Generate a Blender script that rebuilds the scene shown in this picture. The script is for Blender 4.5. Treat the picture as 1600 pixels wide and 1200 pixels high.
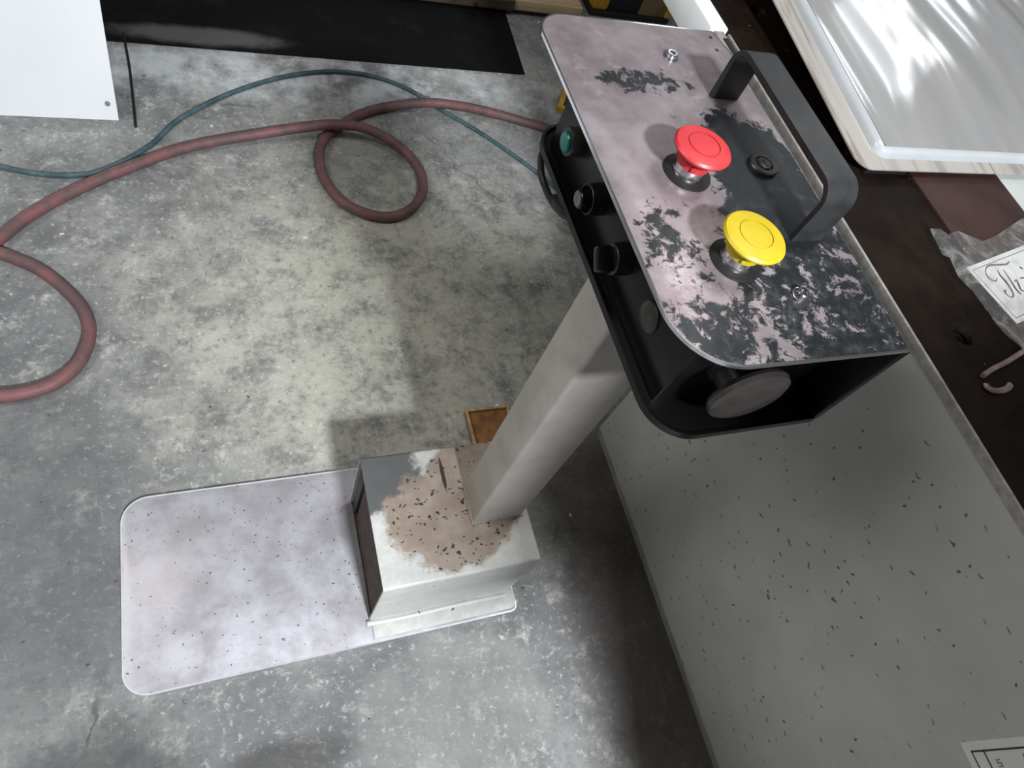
import bpy, bmesh, math, random
from mathutils import Vector, Matrix, noise
random.seed(4)
for o in list(bpy.data.objects): bpy.data.objects.remove(o)
S = bpy.context.scene
COL = S.collection

# ---------------------------------------------------------------- camera
FPX = 1070.8
H = 1.45
CR = ((0.92554105, -0.25753892, 0.27757427), (-0.09129353, -0.86322006, -0.4965044), (0.36747688, 0.43419447, -0.82245723))
cam = bpy.data.cameras.new('camera'); co = bpy.data.objects.new('camera', cam); COL.objects.link(co)
cam.sensor_width = 36; cam.lens = FPX / 1600 * 36; cam.clip_start = 0.02
r0, r1, r2 = (Vector(r) for r in CR)
M = Matrix((r0, -r1, -r2)).transposed().to_4x4(); M.translation = (0, 0, H)
co.matrix_world = M
S.camera = co

# ---------------------------------------------------------------- world, lights, exposure
S.view_settings.view_transform = 'Standard'; S.view_settings.look = 'None'
S.view_settings.gamma = 1; S.view_settings.use_curve_mapping = False
S.view_settings.exposure = 0.0
W = bpy.data.worlds.new('workshop_ambient'); S.world = W; W.use_nodes = True
W.node_tree.nodes['Background'].inputs[0].default_value = (0.92, 0.96, 1, 1)
W.node_tree.nodes['Background'].inputs[1].default_value = 0.10
def area(name, loc, target, sx, sy, power, col=(1, 1, 1)):
    l = bpy.data.lights.new(name, 'AREA'); l.shape = 'RECTANGLE'; l.size = sx; l.size_y = sy; l.energy = power; l.color = col
    o = bpy.data.objects.new(name, l); COL.objects.link(o); o.location = loc
    o.rotation_euler = (Vector(target) - Vector(loc)).to_track_quat('-Z', 'Y').to_euler()
    return o
area('ceiling_tube_behind', (0.45, -1.9, 3.0), (0.3, 0.9, 0), 0.32, 0.2, 190, (0.93, 0.97, 1))
area('ceiling_tube_over_machine', (1.25, 0.9, 3.0), (1.1, 0.8, 0), 0.3, 0.9, 15, (1, 0.98, 0.95))
area('ceiling_panel_left', (-2.2, 0.9, 3.1), (0.2, 0.7, 0.2), 1.2, 1.2, 36, (1, 0.98, 0.93))
area('ceiling_tube_far', (5.0, 3.6, 3.3), (1.2, 0.8, 0.9), 0.9, 0.35, 7, (0.9, 0.95, 1))
area('ceiling_tube_far_row', (3.4, 4.6, 3.3), (1.0, 0.9, 0.9), 0.28, 1.6, 6, (0.9, 0.95, 1))

# ---------------------------------------------------------------- helpers
def ray(u, v):
    a, b = (u - 800) / FPX, (v - 600) / FPX
    return r0 * a + r1 * b + r2
def px(u, v, z=0.0):                     # a photo pixel on the horizontal plane at height z
    d = ray(u, v); t = (z - H) / d.z
    return Vector((0, 0, H)) + d * t
def pxx(u, v, x):                        # a photo pixel on the vertical plane at x
    d = ray(u, v); return Vector((0, 0, H)) + d * (x / d.x)

def root_loc(o):
    v = Vector((0, 0, 0))
    while o is not None:
        v += o.location; o = o.parent
    return v
def thing(name, label, cat, loc, group=None):
    o = bpy.data.objects.new(name, None); COL.objects.link(o); o.location = loc
    o.empty_display_size = 0.05
    return tag(o, label, cat, group)
def tag(o, label, cat, group=None, kind=None):
    if label: o['label'] = label
    if cat: o['category'] = cat
    if group: o['group'] = group
    if kind: o['kind'] = kind
    return o
def obj(name, bm, mat, parent=None, label=None, smooth=35):
    me = bpy.data.meshes.new(name)
    off = root_loc(parent) if parent else Vector((0, 0, 0))
    if parent: bmesh.ops.translate(bm, vec=-off, verts=bm.verts)
    bmesh.ops.recalc_face_normals(bm, faces=bm.faces)
    bm.to_mesh(me); bm.free()
    o = bpy.data.objects.new(name, me); COL.objects.link(o)
    if mat: me.materials.append(mat)
    if smooth:
        for p in me.polygons: p.use_smooth = True
        me.set_sharp_from_angle(angle=math.radians(smooth))
    if parent: o.parent = parent
    if label: o['label'] = label
    return o
def top(o, base):                         # move a one-mesh thing's origin to its base
    base = Vector(base)
    for v in o.data.vertices: v.co -= base
    o.location = base
    return o
def box(bm, x0, y0, z0, x1, y1, z1, bev=0.0, seg=2):
    r = bmesh.ops.create_cube(bm, size=1)
    vs = r['verts']
    for v in vs:
        v.co = Vector((x0 + (v.co.x + .5) * (x1 - x0), y0 + (v.co.y + .5) * (y1 - y0), z0 + (v.co.z + .5) * (z1 - z0)))
    if bev:
        es = list({e for v in vs for e in v.link_edges})
        bmesh.ops.bevel(bm, geom=es, offset=bev, segments=seg, affect='EDGES', profile=.5)
    return bm
def nb(): return bmesh.new()
def rrect(x0, y0, x1, y1, rs, n=10):      # radii: (x0y0, x1y0, x1y1, x0y1)
    pts = []
    cs = [(x0, y0, 1, 1, 180), (x1, y0, -1, 1, 270), (x1, y1, -1, -1, 0), (x0, y1, 1, -1, 90)]
    for (cx, cy, sx, sy, a0), r in zip(cs, rs):
        if r <= 0: pts.append((cx, cy)); continue
        for i in range(n + 1):
            a = math.radians(a0 + 90 * i / n)
            pts.append((cx + sx * r + r * math.cos(a), cy + sy * r + r * math.sin(a)))
    return pts
def prism(bm, pts, z0, z1, bev=0.0):
    vs = [bm.verts.new((x, y, z0)) for x, y in pts]
    f = bm.faces.new(vs)
    r = bmesh.ops.extrude_face_region(bm, geom=[f])
    nv = [g for g in r['geom'] if isinstance(g, bmesh.types.BMVert)]
    for v in nv: v.co.z = z1
    if bev:
        es = [e for e in {e for v in nv for e in v.link_edges} if abs(e.verts[0].co.z - z1) < 1e-6 and abs(e.verts[1].co.z - z1) < 1e-6]
        bmesh.ops.bevel(bm, geom=es, offset=bev, segments=2, affect='EDGES', profile=.5)
    return bm
def lathe(bm, prof, origin, axis=(0, 0, 1), n=32, squash=None):
    q = Vector((0, 0, 1)).rotation_difference(Vector(axis).normalized())
    rings = []
    for r, z in prof:
        if r < 1e-6: rings.append([bm.verts.new(Vector(origin) + q @ Vector((0, 0, z)))]); continue
        rings.append([bm.verts.new(Vector(origin) + q @ Vector((r * math.cos(2 * math.pi * i / n), r * math.sin(2 * math.pi * i / n), z))) for i in range(n)])
    for a, b in zip(rings, rings[1:]):
        for i in range(n):
            j = (i + 1) % n
            if len(a) == 1 and len(b) == 1: continue
            if len(a) == 1: bm.faces.new((a[0], b[i], b[j]))
            elif len(b) == 1: bm.faces.new((a[i], a[j], b[0]))
            else: bm.faces.new((a[i], a[j], b[j], b[i]))
    return bm
def spline(pts, n=10):
    P = [Vector(p) for p in pts]; P = [P[0] * 2 - P[1]] + P + [P[-1] * 2 - P[-2]]
    out = []
    for i in range(1, len(P) - 2):
        a, b, c, d = P[i - 1:i + 3]
        for k in range(n):
            t = k / n
            out.append(.5 * ((2 * b) + (c - a) * t + (2 * a - 5 * b + 4 * c - d) * t * t + (3 * b - a - 3 * c + d) * t ** 3))
    out.append(P[-2]); return out
def tube(bm, pts, r, n=12):
    rings = []; up = Vector((0, 0, 1))
    for i, p in enumerate(pts):
        t = (pts[min(i + 1, len(pts) - 1)] - pts[max(i - 1, 0)]).normalized()
        s = t.cross(up)
        if s.length < 1e-4: s = t.cross(Vector((1, 0, 0)))
        s.normalize(); w = s.cross(t)
        rings.append([bm.verts.new(p + s * r * math.cos(2 * math.pi * k / n) + w * r * math.sin(2 * math.pi * k / n)) for k in range(n)])
    for a, b in zip(rings, rings[1:]):
        for i in range(n): bm.faces.new((a[i], a[(i + 1) % n], b[(i + 1) % n], b[i]))
    bm.faces.new(rings[0][::-1]); bm.faces.new(rings[-1])
    return bm

# ---------------------------------------------------------------- materials
class G:
    def __init__(s, name):
        s.m = bpy.data.materials.new(name); s.m.use_nodes = True
        s.t = s.m.node_tree; s.p = s.t.nodes['Principled BSDF']
        s.tc = s.t.nodes.new('ShaderNodeTexCoord'); s.co = s.tc.outputs['Object']
    def lk(s, a, b): s.t.links.new(a, b)
    def setin(s, sock, v):
        if isinstance(v, bpy.types.NodeSocket): s.lk(v, sock)
        else: sock.default_value = v if not (isinstance(v, tuple) and len(v) == 3 and sock.type == 'RGBA') else v + (1,)
    def noise(s, scale, detail=6, rough=.6, co=None, dist=0, vec=(1, 1, 1)):
        n = s.t.nodes.new('ShaderNodeTexNoise'); n.inputs['Scale'].default_value = scale; n.inputs['Detail'].default_value = detail
        n.inputs['Roughness'].default_value = rough; n.inputs['Distortion'].default_value = dist
        s.lk(s.mapv(co or s.co, vec) if vec != (1, 1, 1) else (co or s.co), n.inputs['Vector'])
        return n.outputs['Fac']
    def mapv(s, co, sc=(1, 1, 1), rot=0, loc=(0, 0, 0), rx=0):
        n = s.t.nodes.new('ShaderNodeMapping'); n.inputs['Scale'].default_value = sc; n.inputs['Rotation'].default_value = (rx, 0, rot); n.inputs['Location'].default_value = loc
        s.lk(co, n.inputs['Vector']); return n.outputs[0]
    def vor(s, scale, feature='F1', co=None, rand=1):
        n = s.t.nodes.new('ShaderNodeTexVoronoi'); n.feature = feature; n.inputs['Scale'].default_value = scale; n.inputs['Randomness'].default_value = rand
        s.lk(co or s.co, n.inputs['Vector']); return n
    def math(s, op, a, b=None, c=None):
        n = s.t.nodes.new('ShaderNodeMath'); n.operation = op
        s.setin(n.inputs[0], a)
        if b is not None: s.setin(n.inputs[1], b)
        if c is not None: s.setin(n.inputs[2], c)
        return n.outputs[0]
    def ramp(s, f, lo, hi, a=0.0, b=1.0):
        n = s.t.nodes.new('ShaderNodeMapRange'); n.interpolation_type = 'SMOOTHSTEP'
        for i, v in enumerate((f, lo, hi, a, b)): s.setin(n.inputs[i], v)
        return n.outputs[0]
    def mix(s, f, a, b):
        n = s.t.nodes.new('ShaderNodeMix'); n.data_type = 'RGBA'
        s.setin(n.inputs[0], f); s.setin(n.inputs[6], a); s.setin(n.inputs[7], b); return n.outputs[2]
    def xyz(s, co=None):
        n = s.t.nodes.new('ShaderNodeSeparateXYZ'); s.lk(co or s.co, n.inputs[0]); return n.outputs
    def ell(s, cx, cy, rx, ry, wob=.35, scale=14, axes='xy', xyz=None):     # noise-edged blob, 1 inside
        o = xyz or s.xyz(); i, j = 'xyz'.index(axes[0]), 'xyz'.index(axes[1])
        a = s.math('POWER', s.math('DIVIDE', s.math('SUBTRACT', o[i], cx), rx), 2.0)
        b = s.math('POWER', s.math('DIVIDE', s.math('SUBTRACT', o[j], cy), ry), 2.0)
        d = s.math('SQRT', s.math('ADD', a, b))
        n = s.math('MULTIPLY', s.math('SUBTRACT', s.noise(scale, 8, .7), .5), wob * 4)
        return s.math('ADD', d, n)
    def specks(s, scale, size, prob, vec=(1, 1, 1), rot=0, rx=0):
        if not hasattr(s, 'warp'):           # bend the lattice so flecks turn irregular
            nz = s.t.nodes.new('ShaderNodeTexNoise'); nz.inputs['Scale'].default_value = 70; nz.inputs['Detail'].default_value = 2; s.lk(s.co, nz.inputs['Vector'])
            sc = s.t.nodes.new('ShaderNodeVectorMath'); sc.operation = 'SCALE'; sc.inputs['Scale'].default_value = .016; s.lk(nz.outputs['Color'], sc.inputs[0])
            ad = s.t.nodes.new('ShaderNodeVectorMath'); ad.operation = 'ADD'; s.lk(s.co, ad.inputs[0]); s.lk(sc.outputs[0], ad.inputs[1]); s.warp = ad.outputs[0]
        v = s.vor(scale, co=s.mapv(s.warp, vec, rot, rx=rx))
        hit = s.math('LESS_THAN', v.outputs['Distance'], size)
        sep = s.t.nodes.new('ShaderNodeSeparateColor'); s.lk(v.outputs['Color'], sep.inputs[0])
        return s.math('MULTIPLY', hit, s.math('LESS_THAN', sep.outputs[0], prob))
    def out(s, col, rough=.5, metal=0.0, bump=None, bstr=.2, bdist=.002, coat=0, **kw):
        s.setin(s.p.inputs['Base Color'], col); s.setin(s.p.inputs['Roughness'], rough); s.setin(s.p.inputs['Metallic'], metal)
        if coat: s.p.inputs['Coat Weight'].default_value = coat; s.p.inputs['Coat Roughness'].default_value = .08
        for k, v in kw.items(): s.setin(s.p.inputs[k.replace('_', ' ')], v)
        if bump is not None:
            b = s.t.nodes.new('ShaderNodeBump'); b.inputs['Strength'].default_value = bstr; b.inputs['Distance'].default_value = bdist
            s.lk(bump, b.inputs['Height']); s.lk(b.outputs[0], s.p.inputs['Normal'])
        return s.m
def plain(name, col, rough=.5, metal=0.0, var=.25, scale=30, coat=0, bstr=.12):
    g = G(name); n = g.noise(scale, 5)
    dark = tuple(c * (1 - var) for c in col); lite = tuple(min(1, c * (1 + var * .6)) for c in col)
    return g.out(g.mix(g.ramp(n, .3, .7), dark, lite), rough, metal, n, bstr, .001, coat)

# concrete floor
def m_floor():
    g = G('concrete'); o = g.xyz()
    n1 = g.noise(1.6, 6, .65, dist=.3); n2 = g.noise(9, 10, .78, dist=.15); n3 = g.noise(55, 6, .7)
    c = g.mix(g.ramp(n1, .36, .66), (.15, .155, .165), (.36, .36, .345))
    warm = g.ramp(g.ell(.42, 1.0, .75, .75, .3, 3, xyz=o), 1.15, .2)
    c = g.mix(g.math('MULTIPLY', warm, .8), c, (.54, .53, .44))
    c = g.mix(g.ramp(n2, .42, .66, 0, .85), c, (.13, .13, .135))
    c = g.mix(g.ramp(g.noise(14, 10, .78), .52, .68, 0, .75), c, (.56, .56, .51))
    c = g.mix(g.ramp(n3, .52, .70, 0, .7), c, (.13, .13, .13))
    c = g.mix(g.ramp(g.noise(75, 5, .7), .54, .70, 0, .6), c, (.66, .65, .58))
    # worn pale band in front of the black sheet
    pale = g.math('MULTIPLY', g.ramp(g.ell(.25, 1.9, 1.0, .13, .5, 6, xyz=o), 1.2, .3), g.ramp(g.noise(7, 8, .7), .38, .6))
    c = g.mix(g.math('MULTIPLY', pale, .75), c, (.62, .65, .68))
    # machine's shadow painted into the concrete along its foot, with oily brown staining
    oily_shade = g.ramp(g.math('ADD', o[0], g.math('MULTIPLY', g.noise(5, 6, .6), .12)), .60, .76)
    oily_shade = g.math('MULTIPLY', oily_shade, g.ramp(o[1], .75, .5))
    c = g.mix(g.math('MULTIPLY', oily_shade, .85), c, (.028, .020, .017))
    sm = g.ramp(g.ell(-.27, .09, .17, .11, .3, 6, xyz=o), 1.2, .4)  # cast shadow at lower left, painted into the concrete colour
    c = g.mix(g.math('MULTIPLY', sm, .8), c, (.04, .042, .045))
    pat = g.ramp(g.ell(.33, .06, .20, .15, .15, 9, xyz=o), 1.1, .85)
    c = g.mix(g.math('MULTIPLY', pat, g.ramp(g.noise(11, 8, .7), .3, .6, .1, .5)), c, (.29, .285, .27))
    bl = g.ramp(g.ell(-.45, .5, .30, .55, .3, 4, xyz=o), 1.2, .4)  # light falling off to the left, painted as darker concrete
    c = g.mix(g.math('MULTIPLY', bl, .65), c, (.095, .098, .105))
    sm2 = g.ramp(g.ell(0.0, .045, .14, .05, .3, 7, xyz=o), 1.2, .5)  # smaller part of the lower-left shadow, also painted in
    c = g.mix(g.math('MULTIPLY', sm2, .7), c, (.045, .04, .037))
    # cracks
    w = g.t.nodes.new('ShaderNodeVectorMath'); w.operation = 'ADD'
    nz = g.t.nodes.new('ShaderNodeTexNoise'); nz.inputs['Scale'].default_value = 3; nz.inputs['Detail'].default_value = 6
    g.lk(g.co, nz.inputs['Vector']); sc = g.t.nodes.new('ShaderNodeVectorMath'); sc.operation = 'SCALE'; sc.inputs['Scale'].default_value = .5
    g.lk(nz.outputs['Color'], sc.inputs[0]); g.lk(g.co, w.inputs[0]); g.lk(sc.outputs[0], w.inputs[1])
    ve = g.vor(.9, 'DISTANCE_TO_EDGE', w.outputs[0])
    cr = g.math('MULTIPLY', g.ramp(ve.outputs['Distance'], .006, .002), g.ramp(g.noise(2.2, 2), .56, .64))
    c = g.mix(g.math('MULTIPLY', cr, .7), c, (.07, .065, .06))
    wob = g.math('MULTIPLY', g.ramp(g.noise(60, 3), .45, .5), g.specks(20, .14, .05))
    c = g.mix(wob, c, (.70, .69, .66))
    c = g.mix(g.math('MULTIPLY', g.ramp(g.noise(90, 3), .45, .52), g.specks(34, .16, .06, (1, 1.8, 1), .8)), c, (.06, .06, .06))
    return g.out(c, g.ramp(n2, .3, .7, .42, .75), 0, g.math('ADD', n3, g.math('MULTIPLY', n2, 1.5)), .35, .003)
def m_plate_top():
    g = G('worn_black_paint_on_steel'); o = g.xyz()           # object space: pedestal root at (.43,.39,0)
    n = g.math('ADD', g.math('MULTIPLY', g.noise(55, 8, .75, dist=.5), .62), g.math('MULTIPLY', g.noise(16, 6, .65), .38)); nf = g.noise(90, 6, .7)
    gx = g.ramp(o[0], -.12, .02); gy = g.ramp(o[1], .16, .0)
    near = g.ramp(o[1], -.08, -.17)
    lvl = g.math('MULTIPLY', g.math('MAXIMUM', gx, g.math('MULTIPLY', near, .9)), gy)
    lvl = g.math('MAXIMUM', lvl, g.math('MULTIPLY', g.ramp(g.ell(-.03, .127, .075, .026, .3, 30, xyz=o), 1.35, .3), .95))
    lvl = g.math('MAXIMUM', lvl, g.math('MULTIPLY', g.ramp(g.ell(-.09, -.10, .04, .07, .3, 30, xyz=o), 1.4, .4), .75))
    solid = g.ramp(g.ell(.045, .0, .05, .10, .15, 20, xyz=o), 1.3, .8)
    p = g.ramp(g.math('ADD', g.math('ADD', g.math('MULTIPLY', lvl, .38), g.math('MULTIPLY', solid, .22)), g.math('MULTIPLY', g.math('SUBTRACT', n, .5), 1.7)), .27, .34)
    bare = g.mix(g.ramp(g.noise(12, 7, .65), .32, .7), (.22, .18, .19), (.38, .33, .345))
    bare = g.mix(g.ramp(g.noise(45, 6, .7), .56, .75, 0, .5), bare, (.50, .45, .46))
    bare = g.mix(g.math('MULTIPLY', g.ramp(g.noise(16, 5, .7), .58, .7), .6), bare, (.40, .24, .20))
    paint = g.mix(g.ramp(nf, .45, .75), (.012, .014, .016), (.042, .047, .051))
    return g.out(g.mix(p, bare, paint), g.ramp(nf, .3, .7, .34, .5), g.math('SUBTRACT', .45, g.math('MULTIPLY', p, .45)), g.math('ADD', p, g.math('MULTIPLY', nf, .3)), .35, .0006, Specular_IOR_Level=.32)
def m_black():
    g = G('black_paint'); n = g.noise(40, 6, .7)
    c = g.mix(g.ramp(n, .6, .8, 0, .5), (.005, .005, .0055), (.02, .02, .021))
    return g.out(c, .3, 0, n, .08, .0006, Specular_IOR_Level=.28)
def m_bare_plate():
    g = G('galvanised_steel_plate'); n = g.noise(10, 8, .7); nf = g.noise(70, 7, .75, dist=1.5)
    c = g.mix(g.ramp(n, .35, .68), (.40, .375, .405), (.53, .535, .575))
    c = g.mix(g.ramp(nf, .55, .72, 0, .55), c, (.30, .26, .27))
    c = g.mix(g.specks(130, .2, .14), c, (.10, .09, .10))
    c = g.mix(g.ramp(g.noise(4, 5), .55, .7, 0, .35), c, (.60, .52, .54))
    c = g.mix(g.math('MULTIPLY', g.specks(60, .2, .08, (1, 3, 1), .6), .8), c, (.16, .11, .11))
    return g.out(c, g.ramp(n, .3, .7, .34, .5), .35, nf, .15, .0008)
def m_housing():
    g = G('dusty_white_paint'); o = g.xyz(); n = g.noise(30, 7, .7)
    c = g.mix(g.ramp(n, .3, .75), (.50, .505, .48), (.64, .65, .63))
    topm = g.math('GREATER_THAN', o[2], .2395)
    dust = g.math('MULTIPLY', g.ramp(g.ell(-.085, -.02, .128, .098, .22, 18, xyz=o), 1.06, .9), topm)
    dust2 = g.math('MULTIPLY', g.ramp(g.ell(-.01, .07, .11, .06, .2, 16, xyz=o), 1.05, .92), topm)
    dm = g.math('MAXIMUM', dust, dust2)
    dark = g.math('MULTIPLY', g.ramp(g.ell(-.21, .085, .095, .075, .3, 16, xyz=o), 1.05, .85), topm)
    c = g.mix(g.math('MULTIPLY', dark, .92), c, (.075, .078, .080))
    dcol = g.mix(g.ramp(g.noise(22, 5), .35, .7), (.30, .235, .195), (.39, .325, .27))
    c = g.mix(dm, c, dcol)
    sp = g.math('MAXIMUM', g.specks(75, .26, .32), g.specks(95, .3, .26, (1, 2.2, 1), .5))
    c = g.mix(g.math('MULTIPLY', g.math('MULTIPLY', sp, dm), .95), c, (.03, .028, .025))
    scr = g.math('MULTIPLY', g.ramp(g.ell(-.085, .065, .004, .04, .25, 60, xyz=o), 1.0, .8), topm)
    c = g.mix(scr, c, (.035, .03, .028))
    wear = g.specks(55, .2, .07)
    c = g.mix(g.math('MULTIPLY', wear, g.math('SUBTRACT', 1.0, topm)), c, (.2, .19, .18))
    return g.out(c, g.ramp(n, .3, .7, .35, .6), 0, n, .12, .0008)
def m_panel():
    g = G('chipped_grey_enamel'); n = g.noise(3, 5, .6)
    c = g.mix(g.ramp(n, .3, .75), (.39, .385, .36), (.50, .495, .465))
    sp = g.math('MULTIPLY', g.specks(24, .12, .30, (1, 1, 2.6), rx=.5), g.ramp(g.noise(7, 2), .42, .55))
    sp = g.math('MAXIMUM', sp, g.specks(33, .13, .15, (1, 3.0, 1), rx=-.6))
    sp = g.math('MAXIMUM', sp, g.specks(58, .14, .09))
    c = g.mix(g.math('MULTIPLY', sp, .85), c, (.05, .045, .04))
    c = g.mix(g.math('MULTIPLY', g.specks(45, .18, .12, (1, 1, 1.7), rx=-.7), .35), c, (.2, .19, .175))
    return g.out(c, .48, 0, n, .05, .001)
def m_steel_bed():
    g = G('oily_brown_steel'); n = g.noise(12, 7, .7)
    c = g.mix(g.ramp(n, .35, .75), (.006, .0035, .0025), (.017, .010, .007))
    c = g.mix(g.specks(60, .14, .06), c, (.09, .075, .06))
    return g.out(c, g.ramp(n, .3, .7, .45, .62), 0, n, .15, .001, Specular_IOR_Level=.10)
def m_hose(name, a, b, c2):
    g = G(name); n = g.noise(18, 6, .7)
    c = g.mix(g.ramp(n, .42, .6), a, b)
    c = g.mix(g.ramp(g.noise(60, 5), .5, .75, 0, .5), c, c2)
    return g.out(c, .6, 0, n, .2, .001)
def m_wood(name, a, b):
    g = G(name); n = g.noise(9, 7, .65, vec=(.25, 4, 4), dist=.4)
    c = g.mix(g.ramp(n, .35, .65), a, b)
    c = g.mix(g.ramp(g.noise(3.3, 3), .56, .68, 0, .75), c, tuple(x * .35 for x in a))
    return g.out(c, .7, 0, n, .3, .002)
def m_film():
    g = G('clear_plastic_film'); t = g.t
    gl = t.nodes.new('ShaderNodeBsdfGlossy'); gl.inputs['Roughness'].default_value = .12; gl.inputs['Color'].default_value = (1, 1, 1, 1)
    df = t.nodes.new('ShaderNodeBsdfDiffuse'); df.inputs['Color'].default_value = (.55, .55, .53, 1)
    tr = t.nodes.new('ShaderNodeBsdfTransparent'); tr.inputs['Color'].default_value = (.95, .95, .95, 1)
    m1 = t.nodes.new('ShaderNodeMixShader'); m1.inputs[0].default_value = .4; g.lk(df.outputs[0], m1.inputs[1]); g.lk(gl.outputs[0], m1.inputs[2])
    m2 = t.nodes.new('ShaderNodeMixShader')
    g.lk(g.ramp(g.noise(22, 7, .7, dist=1.0), .42, .72, .14, .62), m2.inputs[0])
    g.lk(tr.outputs[0], m2.inputs[1]); g.lk(m1.outputs[0], m2.inputs[2])
    g.lk(m2.outputs[0], t.nodes['Material Output'].inputs[0])
    b = t.nodes.new('ShaderNodeBump'); b.inputs['Strength'].default_value = .6; b.inputs['Distance'].default_value = .004
    g.lk(g.noise(35, 5, .6), b.inputs['Height']); g.lk(b.outputs[0], gl.inputs['Normal'])
    return g.m
def m_lid():
    g = G('glossy_plastic_lid'); n = g.noise(2.2, 2, .4, vec=(2.2, .7, 1), dist=.8)
    s = g.noise(6, 4, .5, vec=(3, .6, 1))
    c = g.mix(g.ramp(s, .4, .7), (.30, .30, .30), (.34, .33, .32))
    return g.out(c, .14, 0, n, .45, .05, coat=.5, Specular_IOR_Level=.9)
def m_flange():
    g = G('streaked_clear_flange'); s = g.noise(20, 6, .6, vec=(2.2, .16, 1), dist=.5)
    c = g.mix(g.ramp(s, .35, .5), (.24, .20, .17), (.36, .335, .31))
    c = g.mix(g.ramp(g.noise(9, 3, .5, vec=(2.4, .12, 1)), .5, .7, 0, .6), c, (.17, .17, .17))
    return g.out(c, .22, 0, s, .15, .003, coat=.2)

MT = dict(
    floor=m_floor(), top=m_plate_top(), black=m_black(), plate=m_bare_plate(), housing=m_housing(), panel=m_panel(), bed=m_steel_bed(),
    post=plain('aged_cream_paint', (.49, .46, .425), .42, 0, .14, 14), rust_in=plain('rusty_interior', (.075, .045, .032), .8, 0, .5, 40),
    red=plain('red_plastic', (.56, .036, .044), .42, 0, .12, 50), reddark=plain('dark_red_plastic', (.50, .02, .022), .45, 0, .15, 60),
    yellow=plain('yellow_plastic', (.56, .415, .011), .42, 0, .1, 40), chrome=plain('chrome', (.72, .72, .74), .16, 1, .1, 30, bstr=.02),
    gunmetal=plain('dark_metal', (.075, .07, .068), .4, .6, .3, 60), blackplastic=plain('black_plastic', (.007, .007, .008), .3, 0, .2, 50),
    greyplastic=plain('worn_grey_plastic', (.042, .036, .034), .32, 0, .2, 60), green=plain('green_lens', (.0, .19, .17), .25, 0, .2, 60),
    dial=plain('grey_dial', (.17, .17, .17), .5, 0, .3, 200),
    strip=plain('dark_grey_enamel', (.27, .265, .235), .6, 0, .25, 20), lip=plain('light_grey_edge', (.30, .28, .26), .5, 0, .3, 60),
    whitepaint=plain('white_paint', (.78, .80, .80), .35, 0, .05, 12), redbrown=plain('red_brown_oxide', (.035, .014, .0115), .5, 0, .35, 12),
    palegrey=plain('pale_grey_enamel', (.45, .47, .45), .4, 0, .1, 10),
    hose=m_hose('red_rubber', (.115, .070, .070), (.20, .080, .085), (.12, .085, .08)), cable=m_hose('teal_rubber', (.035, .072, .083), (.07, .125, .14), (.022, .045, .052)),
    wire=plain('black_rubber', (.012, .012, .012), .5, 0, .2, 40), mat=None, sheet=plain('white_sheet_metal', (.70, .715, .74), .38, 0, .02, 6, bstr=.02),
    orange=plain('rusty_orange', (.27, .12, .035), .75, 0, .45, 30), edge=plain('pale_orange_rim', (.50, .34, .18), .75, 0, .35, 40),
    card=plain('printed_card', (.66, .655, .64), .55, 0, .06, 20), ink=plain('black_ink', (.03, .028, .027), .6, 0, .1, 40), inkgrey=plain('grey_ink', (.17, .165, .16), .6, 0, .1, 40),
    film=m_film(), lid=m_lid(), flange=m_flange(), lidrim=plain('clear_rim', (.44, .46, .48), .14, 0, .06, 10, coat=.4),
    pine=m_wood('raw_pine', (.42, .30, .17), (.62, .48, .31)), shaded_wood=m_wood('shade_dark_timber', (.045, .032, .022), (.085, .06, .042)),
    yel2=plain('amber_yellow_plastic', (.62, .36, .03), .35, 0, .3, 16), brownpanel=plain('ochre_panel', (.21, .15, .07), .5, 0, .2, 16), label=plain('white_label', (.6, .62, .66), .5, 0, .05, 30),
    brownclip=plain('brown_resin', (.20, .145, .125), .35, 0, .4, 60))
def m_black_sheet():
    g = G('plain_black_sheet'); n = g.noise(7, 7, .7); nf = g.noise(120, 4)
    c = g.mix(g.ramp(n, .5, .75), (.004, .004, .0045), (.014, .013, .013))
    d = g.ramp(g.ell(-.36, .055, .28, .05, .2, 9), 1.1, .5)
    c = g.mix(g.math('MULTIPLY', d, .75), c, (.115, .108, .105))
    return g.out(c, .8, 0, nf, .2, .001, Specular_IOR_Level=.15)
MT['mat'] = m_black_sheet()

# ---------------------------------------------------------------- floor
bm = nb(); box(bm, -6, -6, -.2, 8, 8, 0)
fl = obj('floor', bm, MT['floor'], None, 'mottled grey concrete workshop floor with stains, painted shadow and cracks'); fl['kind'] = 'structure'

# ---------------------------------------------------------------- press machine
ma = thing('press_machine', 'grey press machine with chipped enamel side and dark oily steel bed', 'machine', (1.25, 0, 0))
PX = .828
bm = nb(); box(bm, PX, -.95, .036, PX + .02, .60, .872, .004); obj('side_panel', bm, MT['panel'], ma)
bm = nb()
vs = [bm.verts.new(p) for p in [(PX, -.95, .036), (PX, .597, .036), (PX + .010, .597, 0), (PX + .010, -.95, 0), (PX + .02, -.95, .036), (PX + .02, .597, .036), (PX + .02, .597, 0), (PX + .02, -.95, 0)]]
for f in [(0, 1, 2, 3), (7, 6, 5, 4), (0, 4, 5, 1), (3, 2, 6, 7), (0, 3, 7, 4), (1, 5, 6, 2)]: bm.faces.new([vs[i] for i in f])
obj('base_strip', bm, MT['strip'], ma)  # darker grey than the panel above it
bm = nb(); box(bm, PX + .02, -.95, 0, 1.75, .595, .84); obj('frame', bm, MT['strip'], ma)
bm = nb(); box(bm, PX - .0015, -.95, .872, PX + .0035, .93, .8865, .001); obj('edge_lip', bm, MT['lip'], ma)
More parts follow.
